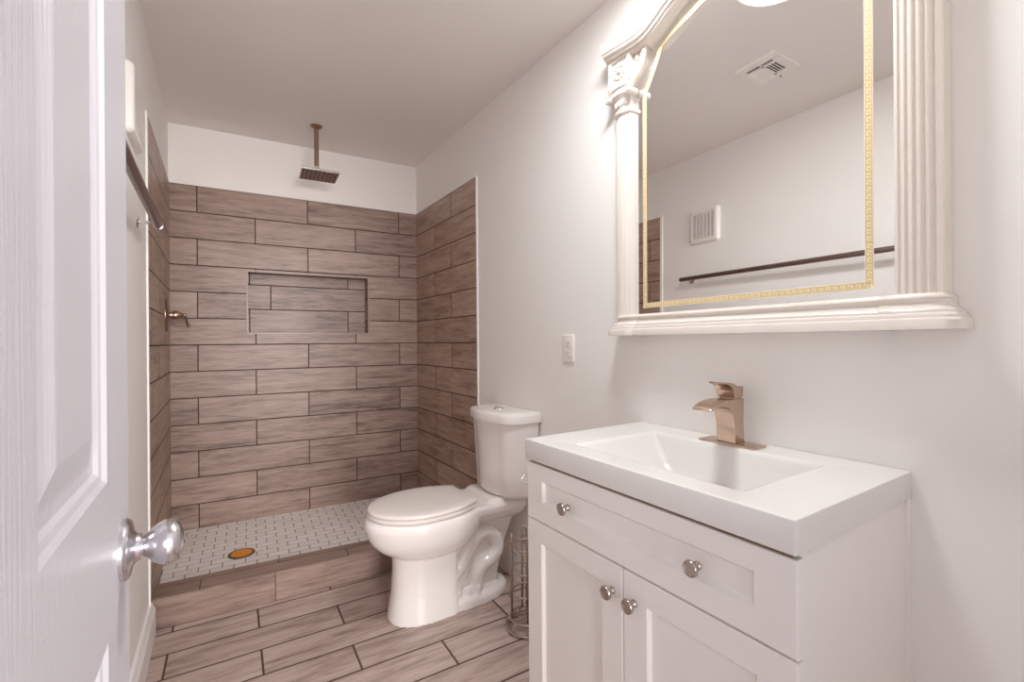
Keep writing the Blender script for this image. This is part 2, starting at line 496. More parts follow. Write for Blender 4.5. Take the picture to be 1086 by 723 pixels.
# ------------------------------------------------------------------ door
door_x, door_y0, door_y1 = -0.085, -0.06, 0.699
TH = 0.035
mb = MB()
def door_face(xf, sgn):
    """stiles, rails and raised panels on one face; sgn = outward direction in x"""
    ys = [door_y0, door_y0 + 0.126, door_y0 + 0.126 + 0.204, door_y1 - 0.126 - 0.204, door_y1 - 0.126, door_y1]
    zs = [0.012, 0.24, 0.885, 1.036, 1.62, 1.75, 1.91, 2.04]
    for j in range(len(zs) - 1):
        for i in range(len(ys) - 1):
            y0, y1, z0, z1 = ys[i], ys[i + 1], zs[j], zs[j + 1]
            if i in (1, 3) and j in (1, 3, 5):
                rings = []
                for ins, dep in ((0, 0), (0.004, 0.0035), (0.009, 0.005), (0.012, 0.0085), (0.021, 0.009), (0.025, 0.0085), (0.047, 0.003), (0.05, 0.0025)):
                    rings.append([(xf - sgn * dep, y0 + ins, z0 + ins), (xf - sgn * dep, y1 - ins, z0 + ins),
                                  (xf - sgn * dep, y1 - ins, z1 - ins), (xf - sgn * dep, y0 + ins, z1 - ins)])
                mb.loft(rings, cap0=False, cap1=True, smooth=False)
            else:
                mb.face(mb.verts([(xf, y0, z0), (xf, y1, z0), (xf, y1, z1), (xf, y0, z1)]))
door_face(door_x, 1); door_face(door_x - TH, -1)
for a, b in (((door_y0, 0.012), (door_y1, 0.012)), ((door_y1, 0.012), (door_y1, 2.04)), ((door_y1, 2.04), (door_y0, 2.04)), ((door_y0, 2.04), (door_y0, 0.012))):
    mb.face(mb.verts([(door_x, a[0], a[1]), (door_x, b[0], b[1]), (door_x - TH, b[0], b[1]), (door_x - TH, a[0], a[1])]))
bmesh.ops.remove_doubles(mb.bm, verts=mb.bm.verts, dist=0.0002)
door = struct(obj('door_1', mb, DOORM), 'white six-panel door standing open in the left foreground', 'door')
kp = (door_x, 0.655, 0.942)
for sgn, nm in ((1, 'door_knob'), (-1, 'door_knob')):
    x0 = door_x if sgn > 0 else door_x - TH
    mb = MB()
    mb.lathe((x0, kp[1], kp[2]), (sgn, 0, 0), [(0, 0.0325), (0.0035, 0.0325), (0.006, 0.0310), (0.0075, 0.0285), (0.0095, 0.019), (0.0125, 0.0148), (0.0165, 0.0135), (0.0166, 0.0)], 48)
    rose = obj('knob_rose', mb, SATIN, door, 30); rose['label'] = 'satin chrome round rose of the door knob'
    mb = MB()
    mb.lathe((x0, kp[1], kp[2]), (sgn, 0, 0), [(0.0165, 0.0), (0.0165, 0.0098), (0.0185, 0.0098), (0.0188, 0.0115), (0.0215, 0.0135), (0.026, 0.0180), (0.031, 0.0216), (0.036, 0.0238), (0.041, 0.0245), (0.0455, 0.0238), (0.049, 0.0218), (0.0515, 0.0188), (0.0528, 0.0150), (0.0532, 0.0125), (0.0545, 0.0105), (0.0546, 0.0)], 48)
    kn = obj('knob', mb, SATIN, rose, 40)
    if sgn > 0: kn['label'] = 'satin chrome tulip door knob'
mb = MB(); mb.box(door_x - TH * 0.78, door_x - TH * 0.22, door_y1 - 0.0015, door_y1 + 0.0015, 0.91, 0.975, 0.0005)
obj('latch_plate', mb, SATIN, door)

# ------------------------------------------------------------------ ceiling light, register, wall vent
lc = (0.85, 0.843)
cl = thing('ceiling_light', 'round glowing opal dome light on the ceiling, seen in the mirror top', 'ceiling light', (lc[0], lc[1], CEIL_H))
mb = MB(); mb.lathe((lc[0], lc[1], CEIL_H), (0, 0, -1), [(0, 0.150), (0.026, 0.152), (0.031, 0.146), (0.031, 0.138), (0.024, 0.136), (0.024, 0.0)], 48)
obj('base_ring', mb, PLAST, cl, 30)
mb = MB(); mb.lathe((lc[0], lc[1], CEIL_H - 0.0245), (0, 0, -1), [(0, 0.1355), (0.006, 0.134), (0.010, 0.12), (0.013, 0.09), (0.015, 0.05), (0.0155, 0.0)], 48)
d = obj('glass_dome', mb, LAMP, cl, 60)

rx0, rx1, ry0, ry1 = 0.222, 0.436, 1.112, 1.306
reg = thing('air_register', 'white stamped metal air register in the ceiling, seen in the mirror', 'air vent', ((rx0 + rx1) / 2, (ry0 + ry1) / 2, CEIL_H))
mb = MB()
z0 = CEIL_H; ym = (ry0 + ry1) / 2
A0, A1, B0, B1 = rx0 + 0.03, rx1 - 0.042, ry0 + 0.036, ry1 - 0.03
mb.box(rx0, A0, ry0, ry1, z0 - 0.010, z0 + 0.001, 0.003); mb.box(A1, rx1, ry0, ry1, z0 - 0.010, z0 + 0.001, 0.003)
mb.box(A0, A1, ry0, B0, z0 - 0.010, z0 + 0.001); mb.box(A0, A1, B1, ry1, z0 - 0.010, z0 + 0.001)
obj('frame', mb, PLAST, reg)
mb = MB(); mb.box(A0, A1, B0, B1, z0 - 0.0008, z0 + 0.0005)
obj('duct_opening', mb, DARK, reg)['label'] = 'dark duct opening behind the louvres'
mb = MB()
for half in (0, 1):                                   # two banks of angled louvres
    a, b = (B0, ym) if half == 0 else (ym, B1)
    n = 5
    for i in range(n):
        yy = a + (b - a) * (i + 0.5) / n
        t = (0.008 if half == 0 else -0.008)
        mb.prism([(yy - t * 0.5, z0 - 0.006), (yy - t * 0.5 + 0.0035, z0 - 0.006), (yy + t * 0.5 + 0.0035, z0 - 0.001), (yy + t * 0.5, z0 - 0.001)], 'x', A0 + 0.012, A1 - 0.040)
mb.box(A0, A0 + 0.012, B0, B1, z0 - 0.0062, z0 - 0.001); mb.box(A1 - 0.042, A1 - 0.026, B0, B1, z0 - 0.0062, z0 - 0.001)
mb.box(A0, A1, ym - 0.0035, ym + 0.0035, z0 - 0.0062, z0 - 0.001)
mb.box(A1 - 0.006, A1, B0, B1, z0 - 0.0062, z0 - 0.001)
mb.box(A1 - 0.0165, A1 - 0.0155, B0, B1, z0 - 0.003, z0 - 0.001)
obj('louvres', mb, PLAST, reg)
mb = MB(); mb.tube([(rx0 + 0.012, ym - 0.01, z0 - 0.005), (rx0 + 0.012, ym - 0.01, z0 - 0.018)], 0.0025, 8)
obj('damper_lever', mb, DARK, reg)

vy0, vy1, vz0, vz1 = 1.858, 2.085, 1.832, 2.062
wx = LX(1.97)
vent = thing('wall_vent', 'square white plastic exhaust vent grille high on the left wall', 'vent', (wx, (vy0 + vy1) / 2, vz0))
mb = MB()
def rrect(cy, cz, hy, hz, r, n=5):
    pts = []
    for cx_, cz_, a0 in ((hy - r, hz - r, 0), (-hy + r, hz - r, 90), (-hy + r, -hz + r, 180), (hy - r, -hz + r, 270)):
        for k in range(n + 1):
            a = math.radians(a0 + 90 * k / n)
            pts.append((cy + cx_ + r * math.cos(a), cz + cz_ + r * math.sin(a)))
    return pts
cy, cz, hy, hz = (vy0 + vy1) / 2, (vz0 + vz1) / 2, (vy1 - vy0) / 2, (vz1 - vz0) / 2
hy2, hz2 = hy - 0.032, hz - 0.030
rings = [[(wx + d - 0.004, y, z) for y, z in rrect(cy, cz, hy - i_, hz - i_, max(0.003, 0.02 - i_))] for d, i_ in ((0, 0), (0.012, 0.0), (0.022, 0.006), (0.026, 0.016))]
rings.append([(wx + 0.021, y, z) for y, z in rrect(cy, cz, hy2, hz2, 0.003)])
rings.append([(wx + 0.012, y, z) for y, z in rrect(cy, cz, hy2, hz2, 0.003)])
mb.loft(rings)
obj('frame', mb, PLAST, vent, 40)
mb = MB(); mb.box(wx + 0.004, wx + 0.0122, cy - hy2, cy + hy2, cz - hz2, cz + hz2)
obj('grille_back', mb, SHADE, vent)
mb = MB()
ns = 17
for i in range(ns):
    zz = cz - hz2 + 2 * hz2 * (i + 0.5) / ns
    mb.box(wx + 0.013, wx + 0.021, cy - hy2, cy + hy2, zz - 0.0028, zz + 0.0028)
for k in range(1, 6):
    yy = cy - hy2 + 2 * hy2 * k / 6
    mb.box(wx + 0.013, wx + 0.0205, yy - 0.002, yy + 0.002, cz - hz2, cz + hz2)
obj('slats', mb, PLAST, vent)

# ------------------------------------------------------------------ towel bar
bx, bz, by0, by1 = -0.168, 1.600, 0.80, 2.118
tb = thing('towel_bar', 'long dark bronze towel bar with chrome ends on the left wall', 'towel bar', (LX(1.5), (by0 + by1) / 2, bz))
mb = MB(); mb.tube([(bx + 0.00, by0, bz), (bx, by1, bz)], 0.014, 20)
obj('bar', mb, ROD, tb, 40)
for yy, s in ((by0, -1), (by1, 1)):
    mb = MB(); mb.lathe((bx, yy, bz), (0, s, 0), [(0, 0.0155), (0.008, 0.0155), (0.013, 0.013), (0.0155, 0.007), (0.016, 0)], 24)
    obj('end_cap', mb, CHROME, tb, 40)['label'] = 'chrome end cap'
for yy in (by0 + 0.05, by1 - 0.045):
    mb = MB(); X = LX(yy)
    mb.lathe((X, yy, bz - 0.004), (1, 0, 0), [(0, 0.024), (0.003, 0.024), (0.006, 0.019), (0.008, 0.006), (bx - X - 0.006, 0.0052), (bx - X - 0.004, 0.005)], 24)
    obj('wall_post', mb, CHROME, tb, 40)['label'] = 'chrome post with round wall flange'

# ------------------------------------------------------------------ shower fittings
hx, hy_ = 0.515, 2.90
sh = thing('rain_shower', 'square rain shower hanging from the ceiling on a thin brass pipe', 'shower', (hx, hy_, CEIL_H))
mb = MB(); mb.lathe((hx, hy_, CEIL_H), (0, 0, -1), [(0, 0.034), (0.006, 0.034), (0.012, 0.022), (0.02, 0.013), (0.02, 0)], 32)
obj('ceiling_flange', mb, BRONZE, sh, 40)
mb = MB(); mb.tube([(hx, hy_, CEIL_H - 0.005), (hx, hy_, 2.19)], 0.0125, 16)
obj('drop_pipe', mb, BRONZE, sh, 40)
mb = MB(); mb.lathe((hx, hy_, 2.20), (0, 0, -1), [(0, 0), (0, 0.0165), (0.022, 0.0165), (0.027, 0.011), (0.035, 0.013), (0.046, 0.02), (0.046, 0)], 24)
obj('swivel_nut', mb, CHROME, sh, 40)
mb = MB(); hz_ = 2.148
a_ = math.radians(-4)
pl = [(-0.102, -0.1), (0.102, -0.1), (0.102, 0.1), (-0.102, 0.1)]
rot = lambda x, y: (hx + 0.012 + x * math.cos(a_) - y * math.sin(a_), hy_ + 0.06 * 0 + x * math.sin(a_) + y * math.cos(a_))
mb.prism([rot(*p) for p in pl], 'z', hz_, hz_ + 0.0095, 0.0015)
obj('spray_plate', mb, CHROME, sh)
mb = MB()
mb.prism([rot(x * 0.94, y * 0.94) for x, y in pl], 'z', hz_ - 0.0008, hz_ + 0.001)
for i in range(9):
    x0 = -0.088 + i * 0.022
    mb.prism([rot(x0 - 0.003, -0.09), rot(x0 + 0.003, -0.09), rot(x0 + 0.003, 0.09), rot(x0 - 0.003, 0.09)], 'z', hz_ - 0.0025, hz_, mi=1)
    for k in range(9):
        y0 = -0.08 + k * 0.02
        p = rot(x0 + 0.011, y0)
        mb.lathe((p[0], p[1], hz_), (0, 0, -1), [(0, 0.0032), (0.003, 0.0026), (0.003, 0)], 8, mi=1)
obj('nozzle_face', mb, [HEADG, SHADE], sh)

vy, vz = 3.085, 1.322
vx = LX(vy) + 0.004
sv = thing('shower_valve', 'bronze shower valve with round plate and lever on the left tiles', 'shower valve', (vx, vy, vz))
mb = MB(); mb.lathe((vx, vy, vz), (1, 0, 0), [(0, 0.093), (0.004, 0.093), (0.009, 0.086), (0.013, 0.072), (0.0155, 0.045), (0.016, 0.02), (0.016, 0)], 48)
obj('escutcheon', mb, BRONZE, sv, 40)
mb = MB(); mb.lathe((vx, vy, vz), (1, 0, 0), [(0.012, 0.017), (0.028, 0.015), (0.03, 0.0225), (0.034, 0.0235), (0.05, 0.0215), (0.066, 0.013), (0.073, 0.0085), (0.076, 0.0095), (0.084, 0.0095), (0.088, 0.007), (0.0885, 0)], 28)
obj('handle_hub', mb, BRONZE, sv, 40)
mb = MB(); mb.tube([(vx + 0.081, vy, vz), (vx + 0.086, vy - 0.012, vz - 0.02), (vx + 0.093, vy - 0.026, vz - 0.045), (vx + 0.1, vy - 0.036, vz - 0.064), (vx + 0.101, vy - 0.037, vz - 0.068)],
                   [0.0055, 0.0055, 0.0065, 0.0075, 0.005], 14)
obj('lever', mb, BRONZE, sv, 40)

dc = (0.114, 2.762)
dr = thing('floor_drain', 'round orange floor drain in the white mosaic shower floor', 'drain', (dc[0], dc[1], PAN_Z))
mb = MB(); mb.lathe((dc[0], dc[1], PAN_Z - 0.002), (0, 0, 1), [(0, 0.062), (0.0045, 0.061), (0.006, 0.057), (0.0055, 0.049), (0.004, 0.048), (0.004, 0)], 40)
obj('rim', mb, RIM, dr, 40)['label'] = 'dark bronze rim'
mb = MB(); mb.lathe((dc[0], dc[1], PAN_Z + 0.0015), (0, 0, 1), [(0, 0.049), (0.0025, 0.0485), (0.0032, 0.03), (0.0038, 0.0)], 40)
obj('cover', mb, ORANGE, dr, 40)['label'] = 'orange cover'

# ------------------------------------------------------------------ toilet
TY = 1.912
def egg(xf, xb, hw, z, n=48, p=2.0, cxr=0.55, yc=TY, pb=2.6):
    """outline: pointed-oval front, squarer back"""
    xm = xf + (xb - xf) * cxr
    pts = []
    for i in range(n):
        a = 2 * PI * i / n
        c, s = math.cos(a), math.sin(a)
        if c < 0:
            x = xm - (xm - xf) * abs(c) ** (2 / p); y = hw * math.copysign(abs(s) ** (2 / p), s)
        else:
            x = xm + (xb - xm) * abs(c) ** (2 / pb); y = hw * math.copysign(abs(s) ** (2 / pb), s)
        pts.append((x, yc + y, z))
    return pts
toilet = thing('toilet', 'white two-piece toilet with closed lid against the right wall', 'toilet', (0.88, TY, 0))
mb = MB()
RIMZ = 0.440
BOWL = [(0.650, 0.91, 0.098, 0.258), (0.622, 0.935, 0.120, 0.270), (0.586, 0.96, 0.147, 0.290), (0.554, 0.985, 0.168, 0.317), (0.532, 1.005, 0.182, 0.348), (0.518, 1.015, 0.190, 0.384),
        (0.513, 1.015, 0.192, 0.408), (0.516, 1.015, 0.190, 0.427), (0.526, 1.010, 0.184, RIMZ)]
rings = []
for i in range(len(BOWL) - 1):
    p0, p1, p2, p3 = BOWL[max(i - 1, 0)], BOWL[i], BOWL[i + 1], BOWL[min(i + 2, len(BOWL) - 1)]
    for k in range(5):
        q = k / 5
        rings.append(egg(*[0.5 * (2 * b + (c - a) * q + (2 * a - 5 * b + 4 * c - d) * q * q + (3 * b - a - 3 * c + d) * q ** 3) for a, b, c, d in zip(p0, p1, p2, p3)], n=72))
rings.append(egg(*BOWL[-1], n=72))
mb.loft(rings)                                        # bowl
mb.loft([egg(0.606, 0.885, 0.121, 0.0, p=2.25, pb=11, cxr=0.6), egg(0.609, 0.885, 0.118, 0.02, p=2.25, pb=11, cxr=0.6), egg(0.622, 0.885, 0.107, 0.10, p=2.25, pb=11, cxr=0.6), egg(0.630, 0.885, 0.103, 0.2, p=2.25, pb=11, cxr=0.6), egg(0.630, 0.885, 0.107, 0.285, p=2.25, pb=11, cxr=0.6)])   # pedestal
mb.loft([egg(0.70, 1.176, 0.119, 0.0, pb=2.2), egg(0.70, 1.174, 0.117, 0.03, pb=2.2), egg(0.70, 1.163, 0.109, 0.043, pb=2.2), egg(0.70, 1.15, 0.098, 0.048, pb=2.2)])                                       # foot
def box_ring(x0, x1, hw, z, r=0.02, n=5):
    return [(x, TY + y, z) for x, y in rrect((x0 + x1) / 2, 0, (x1 - x0) / 2, hw, r, n)]
mb.loft([box_ring(0.80, 1.105, 0.052, 0.02), box_ring(0.80, 1.125, 0.052, 0.12), box_ring(0.80, 1.160, 0.055, 0.24), box_ring(0.80, 1.20, 0.064, 0.34), box_ring(0.80, 1.215, 0.075, 0.41)])  # core
# deck that carries the tank
mb.loft([box_ring(0.86, 1.205, 0.085, 0.345, 0.03), box_ring(0.86, 1.226, 0.122, 0.375, 0.03), box_ring(0.86, 1.232, 0.142, 0.405, 0.03), box_ring(0.86, 1.232, 0.145, 0.428, 0.03), box_ring(0.865, 1.230, 0.140, RIMZ, 0.03)])
mb.loft([box_ring(1.02, 1.232, 0.14, 0.42, 0.03), box_ring(1.025, 1.230, 0.135, 0.445, 0.03), box_ring(1.04, 1.226, 0.125, 0.458, 0.03)])
for s in (-1, 1):                                     # trapway in relief on both sides
    path = [(0.86, 0.135), (0.90, 0.17), (0.94, 0.225), (0.97, 0.27), (1.00, 0.298), (1.04, 0.302), (1.078, 0.28), (1.098, 0.24), (1.092, 0.20), (1.062, 0.172), (1.025, 0.155), (1.0, 0.13), (0.99, 0.09), (0.985, 0.03)]
    sm = []
    for i in range(len(path) - 1):
        for k in range(4):
            t = k / 4
            p0, p1, p2, p3 = path[max(i - 1, 0)], path[i], path[i + 1], path[min(i + 2, len(path) - 1)]
            q = [0.5 * (2 * p1[d] + (p2[d] - p0[d]) * t + (2 * p0[d] - 5 * p1[d] + 4 * p2[d] - p3[d]) * t * t + (3 * p1[d] - p0[d] - 3 * p2[d] + p3[d]) * t ** 3) for d in (0, 1)]
            sm.append((q[0], TY + s * 0.066, q[1]))
    mb.tube(sm, 0.033, 14)
    ridge = [(0.84, 0.105), (0.89, 0.115), (0.93, 0.14), (0.955, 0.18), (0.965, 0.21)]
    mb.tube([(x - 0.0, TY + s * 0.058, z - 0.012) for x, z in ridge], 0.017, 10)
    mb.sphere((0.945, TY + s * 0.078, 0.045), 0.032, sc=(1.2, 0.7, 1.3))
    mb.lathe((0.985, TY + s * 0.095, 0.045), (0, 0, 1), [(0, 0.013), (0.028, 0.0125), (0.034, 0.009), (0.035, 0)], 16)
bowl = obj('bowl', mb, CERAM, toilet)
md = bowl.modifiers.new('remesh', 'REMESH'); md.mode = 'VOXEL'; md.voxel_size = 0.004; md.use_smooth_shade = True
ms = bowl.modifiers.new('smooth', 'SMOOTH'); ms.factor = 0.5; ms.iterations = 6
dg = bpy.context.evaluated_depsgraph_get()
me2 = bpy.data.meshes.new_from_object(bowl.evaluated_get(dg))
bowl.modifiers.clear(); bowl.data = me2
for p in me2.polygons: p.use_smooth = True
def lid_ring(xf, xb, hw, z, hb, n=56):
    """oval seat outline cut straight behind at xb with half width hb"""
    xm = xf + 0.235
    pts = []
    m = n // 2
    for i in range(m + 1):
        a = PI / 2 + PI * i / m
        pts.append((xm + (xm - xf) * math.cos(a), TY + hw * math.sin(a), z))
    k = n // 4                                       # sides converge to the hinge edge
    for i in range(1, k + 1):
        t = i / k
        pts.append((xm + (xb - xm) * t, TY - (hw + (hb - hw) * t ** 2.0), z))
    for i in range(k, 0, -1):
        t = i / k
        pts.append((xm + (xb - xm) * t, TY + (hw + (hb - hw) * t ** 2.0), z))
    return pts
mb = MB()
SO = [lid_ring(0.526 + i_, 0.962 - i_, 0.186 - i_, z, 0.124 - i_) for i_, z in ((0.006, RIMZ + 0.001), (0.0, RIMZ + 0.006), (0.0, RIMZ + 0.015), (0.005, RIMZ + 0.019))]
mb.loft(SO)
obj('seat', mb, SEAT, toilet, 50)
mb = MB()
mb.loft([lid_ring(0.529 + i_, 0.966 - i_ * 0.4, 0.184 - i_, z, 0.122 - i_ * 0.6) for i_, z in ((0.004, RIMZ + 0.021), (0.0, RIMZ + 0.024), (0.0, RIMZ + 0.031), (0.003, RIMZ + 0.0345), (0.012, RIMZ + 0.037), (0.05, RIMZ + 0.039), (0.1, RIMZ + 0.040))])
obj('seat_lid', mb, SEAT, toilet, 50)
for s in (-1, 1):
    mb = MB(); mb.tube([(0.974, TY + s * 0.075 - 0.022, RIMZ + 0.014), (0.974, TY + s * 0.075 + 0.022, RIMZ + 0.014)], 0.011, 12)
    mb.lathe((0.974, TY + s * 0.075, RIMZ - 0.002), (0, 0, 1), [(0, 0.017), (0.008, 0.016), (0.012, 0.012), (0.012, 0)], 16)
    obj('hinge', mb, SEAT, toilet, 40)
TKY = 1.884
def tank_ring(xf, xb, hw, z, bow, r=0.085):
    """bowed front with rounded front corners, square back"""
    pts = [(xb, TKY + hw - 0.006, z), (xb - 0.006, TKY + hw, z)]
    xc = xf + bow
    for k in range(7):
        a = math.radians(90 * k / 6)
        pts.append((xc + r - r * math.sin(a) - 0.0 * k, TKY + hw - r + r * math.cos(a), z))
    for k in range(1, 16):
        u = 1 - 2 * k / 16
        pts.append((xf + bow * u * u, TKY + (hw - r) * u, z))
    for k in range(7):
        a = math.radians(90 * (6 - k) / 6)
        pts.append((xc + r - r * math.sin(a), TKY - hw + r - r * math.cos(a), z))
    pts += [(xb - 0.006, TKY - hw, z), (xb, TKY - hw + 0.006, z)]
    return pts
XB = XR - 0.010
mb = MB()
mb.loft([tank_ring(1.095, XB - 0.01, 0.160, 0.455, 0.02), tank_ring(1.073, XB, 0.174, 0.461, 0.02), tank_ring(1.062, XB, 0.180, 0.480, 0.02), tank_ring(1.057, XB, 0.184, 0.58, 0.02), tank_ring(1.052, XB, 0.189, 0.72, 0.02), tank_ring(1.048, XB, 0.192, 0.800, 0.02)])
obj('tank', mb, CERAM, toilet, 50)
mb = MB()
mb.loft([tank_ring(1.044, XB + 0.002, 0.195, 0.797, 0.022), tank_ring(1.036, XB + 0.006, 0.202, 0.800, 0.022), tank_ring(1.035, XB + 0.006, 0.203, 0.830, 0.022), tank_ring(1.038, XB + 0.004, 0.200, 0.840, 0.022), tank_ring(1.046, XB, 0.193, 0.845, 0.022), tank_ring(1.07, XB - 0.02, 0.16, 0.847, 0.02)])
obj('tank_lid', mb, CERAM, toilet, 50)
mb = MB(); mb.lathe((1.14, TKY, 0.8465), (0, 0, 1), [(0, 0.026), (0.004, 0.0255), (0.006, 0.023), (0.0065, 0.02), (0.0075, 0.018), (0.0075, 0)], 28)
obj('flush_button', mb, CHROME, toilet, 40)['label'] = 'round chrome flush button on the tank lid'

# ------------------------------------------------------------------ vanity cabinet
VF, VY0, VY1 = 0.765, 0.367, 1.1085
van = thing('vanity_cabinet', 'white shaker vanity cabinet with one drawer and two doors', 'cabinet', ((VF + XR) / 2, (VY0 + VY1) / 2, 0))
mb = MB()
for a in ((VF + 0.02, XR - 0.001, VY0 + 0.006, VY0 + 0.022, 0.10, 0.826), (VF + 0.02, XR - 0.001, VY1 - 0.020, VY1 - 0.004, 0.10, 0.826),
          (VF + 0.02, XR - 0.001, VY0 + 0.022, VY1 - 0.020, 0.10, 0.116), (XR - 0.013, XR - 0.001, VY0 + 0.022, VY1 - 0.020, 0.116, 0.826),
          (VF + 0.02, VF + 0.034, VY0 + 0.022, VY1 - 0.020, 0.116, 0.800)):
    mb.box(*a)
mb.box(VF + 0.07, XR - 0.001, VY0 + 0.02, VY1 - 0.02, 0.0, 0.10)
obj('body', mb, CAB, van)
mb = MB(); mb.box(XR - 0.022, XR - 0.0005, VY0 + 0.001, VY0 + 0.0065, 0.0, 0.826, 0.0008)
obj('side_batten', mb, CAB, van)
mb = MB(); mb.box(VF + 0.006, VF + 0.03, VY0 + 0.012, VY1 - 0.01, 0.817, 0.8265)
obj('top_rail', mb, GAP, van)
def shaker(mb, y0, y1, z0, z1, fy, fz0, fz1, xf=VF, th=0.019, dep=0.0095):
    """slab with one recessed panel; y margins fy, z margins fz0 (bottom) fz1 (top)"""
    e = 0.0025
    O = lambda x, i: [(x, y0 + i, z0 + i), (x, y1 - i, z0 + i), (x, y1 - i, z1 - i), (x, y0 + i, z1 - i)]
    I = lambda x, i: [(x, y0 + fy + i, z0 + fz0 + i), (x, y1 - fy - i, z0 + fz0 + i), (x, y1 - fy - i, z1 - fz1 - i), (x, y0 + fy + i, z1 - fz1 - i)]
    mb.loft([O(xf + th, 0), O(xf + e, 0), O(xf + 0.0008, 0.0008), O(xf, e), I(xf, 0), I(xf + 0.0008, 0.0006), I(xf + dep * 0.9, 0.006), I(xf + dep, 0.008)], smooth=False)
def knob(parent, y, z):
    mb = MB()
    mb.lathe((VF, y, z), (-1, 0, 0), [(0, 0.0085), (0.003, 0.0085), (0.006, 0.006), (0.012, 0.0055), (0.016, 0.009), (0.018, 0.0145), (0.0205, 0.0158), (0.024, 0.0158), (0.026, 0.0145), (0.0262, 0.0125), (0.0252, 0.0118), (0.0252, 0)], 32)
    return obj('knob', mb, NICKEL, parent, 35)
mb = MB(); shaker(mb, VY0, VY1, 0.660, 0.8185, 0.070, 0.052, 0.044)
dw = obj('drawer', mb, CAB, van)
k1 = knob(dw, 0.925, 0.736); k2 = knob(dw, 0.545, 0.740)
YM = 0.7365
mb = MB(); shaker(mb, VY0, YM - 0.0012, 0.105, 0.656, 0.066, 0.06, 0.056)
d1 = obj('door', mb, CAB, van)
mb = MB(); shaker(mb, YM + 0.0012, VY1, 0.105, 0.656, 0.066, 0.06, 0.056)
d2 = obj('door', mb, CAB, van)
knob(d1, 0.703, 0.594); knob(d2, 0.768, 0.594)

# sink top with integrated basin
CT, CBZ = 0.883, 0.827
TX0, TX1, TY0, TY1 = 0.7595, XR - 0.0005, 0.366, 1.098 + 0.0135
mb = MB()
def rr_ring(x0, x1, y0, y1, z, r, n=6):
    return [(x, y, z) for x, y in rrect((x0 + x1) / 2, (y0 + y1) / 2, (x1 - x0) / 2, (y1 - y0) / 2, r, n)]
sx0, sx1, sy0, sy1 = 0.826, 1.150, 0.492, 0.972
rings = [rr_ring(TX0, TX1, TY0, TY1, CBZ, 0.004), rr_ring(TX0, TX1, TY0, TY1, CT - 0.003, 0.004), rr_ring(TX0 + 0.001, TX1 - 0.0005, TY0 + 0.001, TY1 - 0.001, CT - 0.0008, 0.004), rr_ring(TX0 + 0.003, TX1 - 0.001, TY0 + 0.003, TY1 - 0.003, CT, 0.004), rr_ring(TX0 + 0.006, TX1 - 0.003, TY0 + 0.006, TY1 - 0.006, CT, 0.004), rr_ring(sx0 - 0.006, sx1 + 0.006, sy0 - 0.006, sy1 + 0.006, CT, 0.014),
         rr_ring(sx0, sx1, sy0, sy1, CT - 0.0005, 0.012), rr_ring(sx0 + 0.004, sx1 - 0.004, sy0 + 0.004, sy1 - 0.004, CT - 0.003, 0.012), rr_ring(sx0 + 0.009, sx1 - 0.009, sy0 + 0.010, sy1 - 0.010, CT - 0.012, 0.014),
         rr_ring(sx0 + 0.022, sx1 - 0.020, sy0 + 0.040, sy1 - 0.055, CT - 0.085, 0.03), rr_ring(sx0 + 0.045, sx1 - 0.04, sy0 + 0.075, sy1 - 0.095, CT - 0.112, 0.04), rr_ring(sx0 + 0.10, sx1 - 0.10, sy0 + 0.16, sy1 - 0.16, CT - 0.117, 0.03)]
mb.loft(rings, cap0=False)
top_o = obj('sink_top', mb, TOP, None, 32)
tag(top_o, 'white rectangular sink top with moulded basin on the vanity cabinet', 'sink')
mb = MB(); mb.lathe((0.99, 0.735, CT - 0.1172), (0, 0, 1), [(0, 0.022), (0.003, 0.021), (0.004, 0.016), (0.002, 0.013), (0.002, 0)], 24)
obj('basin_drain', mb, CHROME, top_o, 40)['label'] = 'chrome drain ring'

# faucet
FYC = 0.735
fa = thing('faucet', 'champagne bronze waterfall faucet on the white sink top', 'faucet', (1.18, FYC, CT))
mb = MB(); mb.box(1.153, 1.214, FYC - 0.08, FYC + 0.08, CT, CT + 0.006, 0.0018)
obj('deck_plate', mb, CHAMP, fa)
fy0, fy1 = FYC - 0.027, FYC + 0.027
outer = [(1.158, CT + 0.005), (1.157, CT + 0.050), (1.155, CT + 0.070), (1.150, CT + 0.086), (1.141, CT + 0.098), (1.129, CT + 0.106), (1.114, CT + 0.1105), (1.098, CT + 0.1115), (1.082, CT + 0.109), (1.067, CT + 0.1045), (1.054, CT + 0.099)]
upper = [(1.0505, CT + 0.104), (1.064, CT + 0.111), (1.080, CT + 0.117), (1.098, CT + 0.1215), (1.118, CT + 0.124), (1.150, CT + 0.124), (1.200, CT + 0.124)]
back = [(1.198, CT + 0.10), (1.196, CT + 0.06), (1.199, CT + 0.03), (1.201, CT + 0.005)]
mb = MB(); mb.prism(outer + upper + back, 'y', fy0, fy1, 0.0015)
obj('spout_body', mb, CHAMP, fa, 28)
mb = MB()
hp = [(1.158, CT + 0.128), (1.198, CT + 0.128), (1.199, CT + 0.144), (1.201, CT + 0.157), (1.188, CT + 0.1515), (1.173, CT + 0.156), (1.162, CT + 0.164), (1.144, CT + 0.1685), (1.122, CT + 0.1705), (1.121, CT + 0.1665), (1.138, CT + 0.163), (1.149, CT + 0.157), (1.156, CT + 0.147)]
mb.prism(hp, 'y', fy0 + 0.002, fy1 - 0.002, 0.0012)
mb.box(1.163, 1.198, fy0 + 0.006, fy1 - 0.006, CT + 0.123, CT + 0.129)
obj('handle', mb, CHAMP, fa, 28)

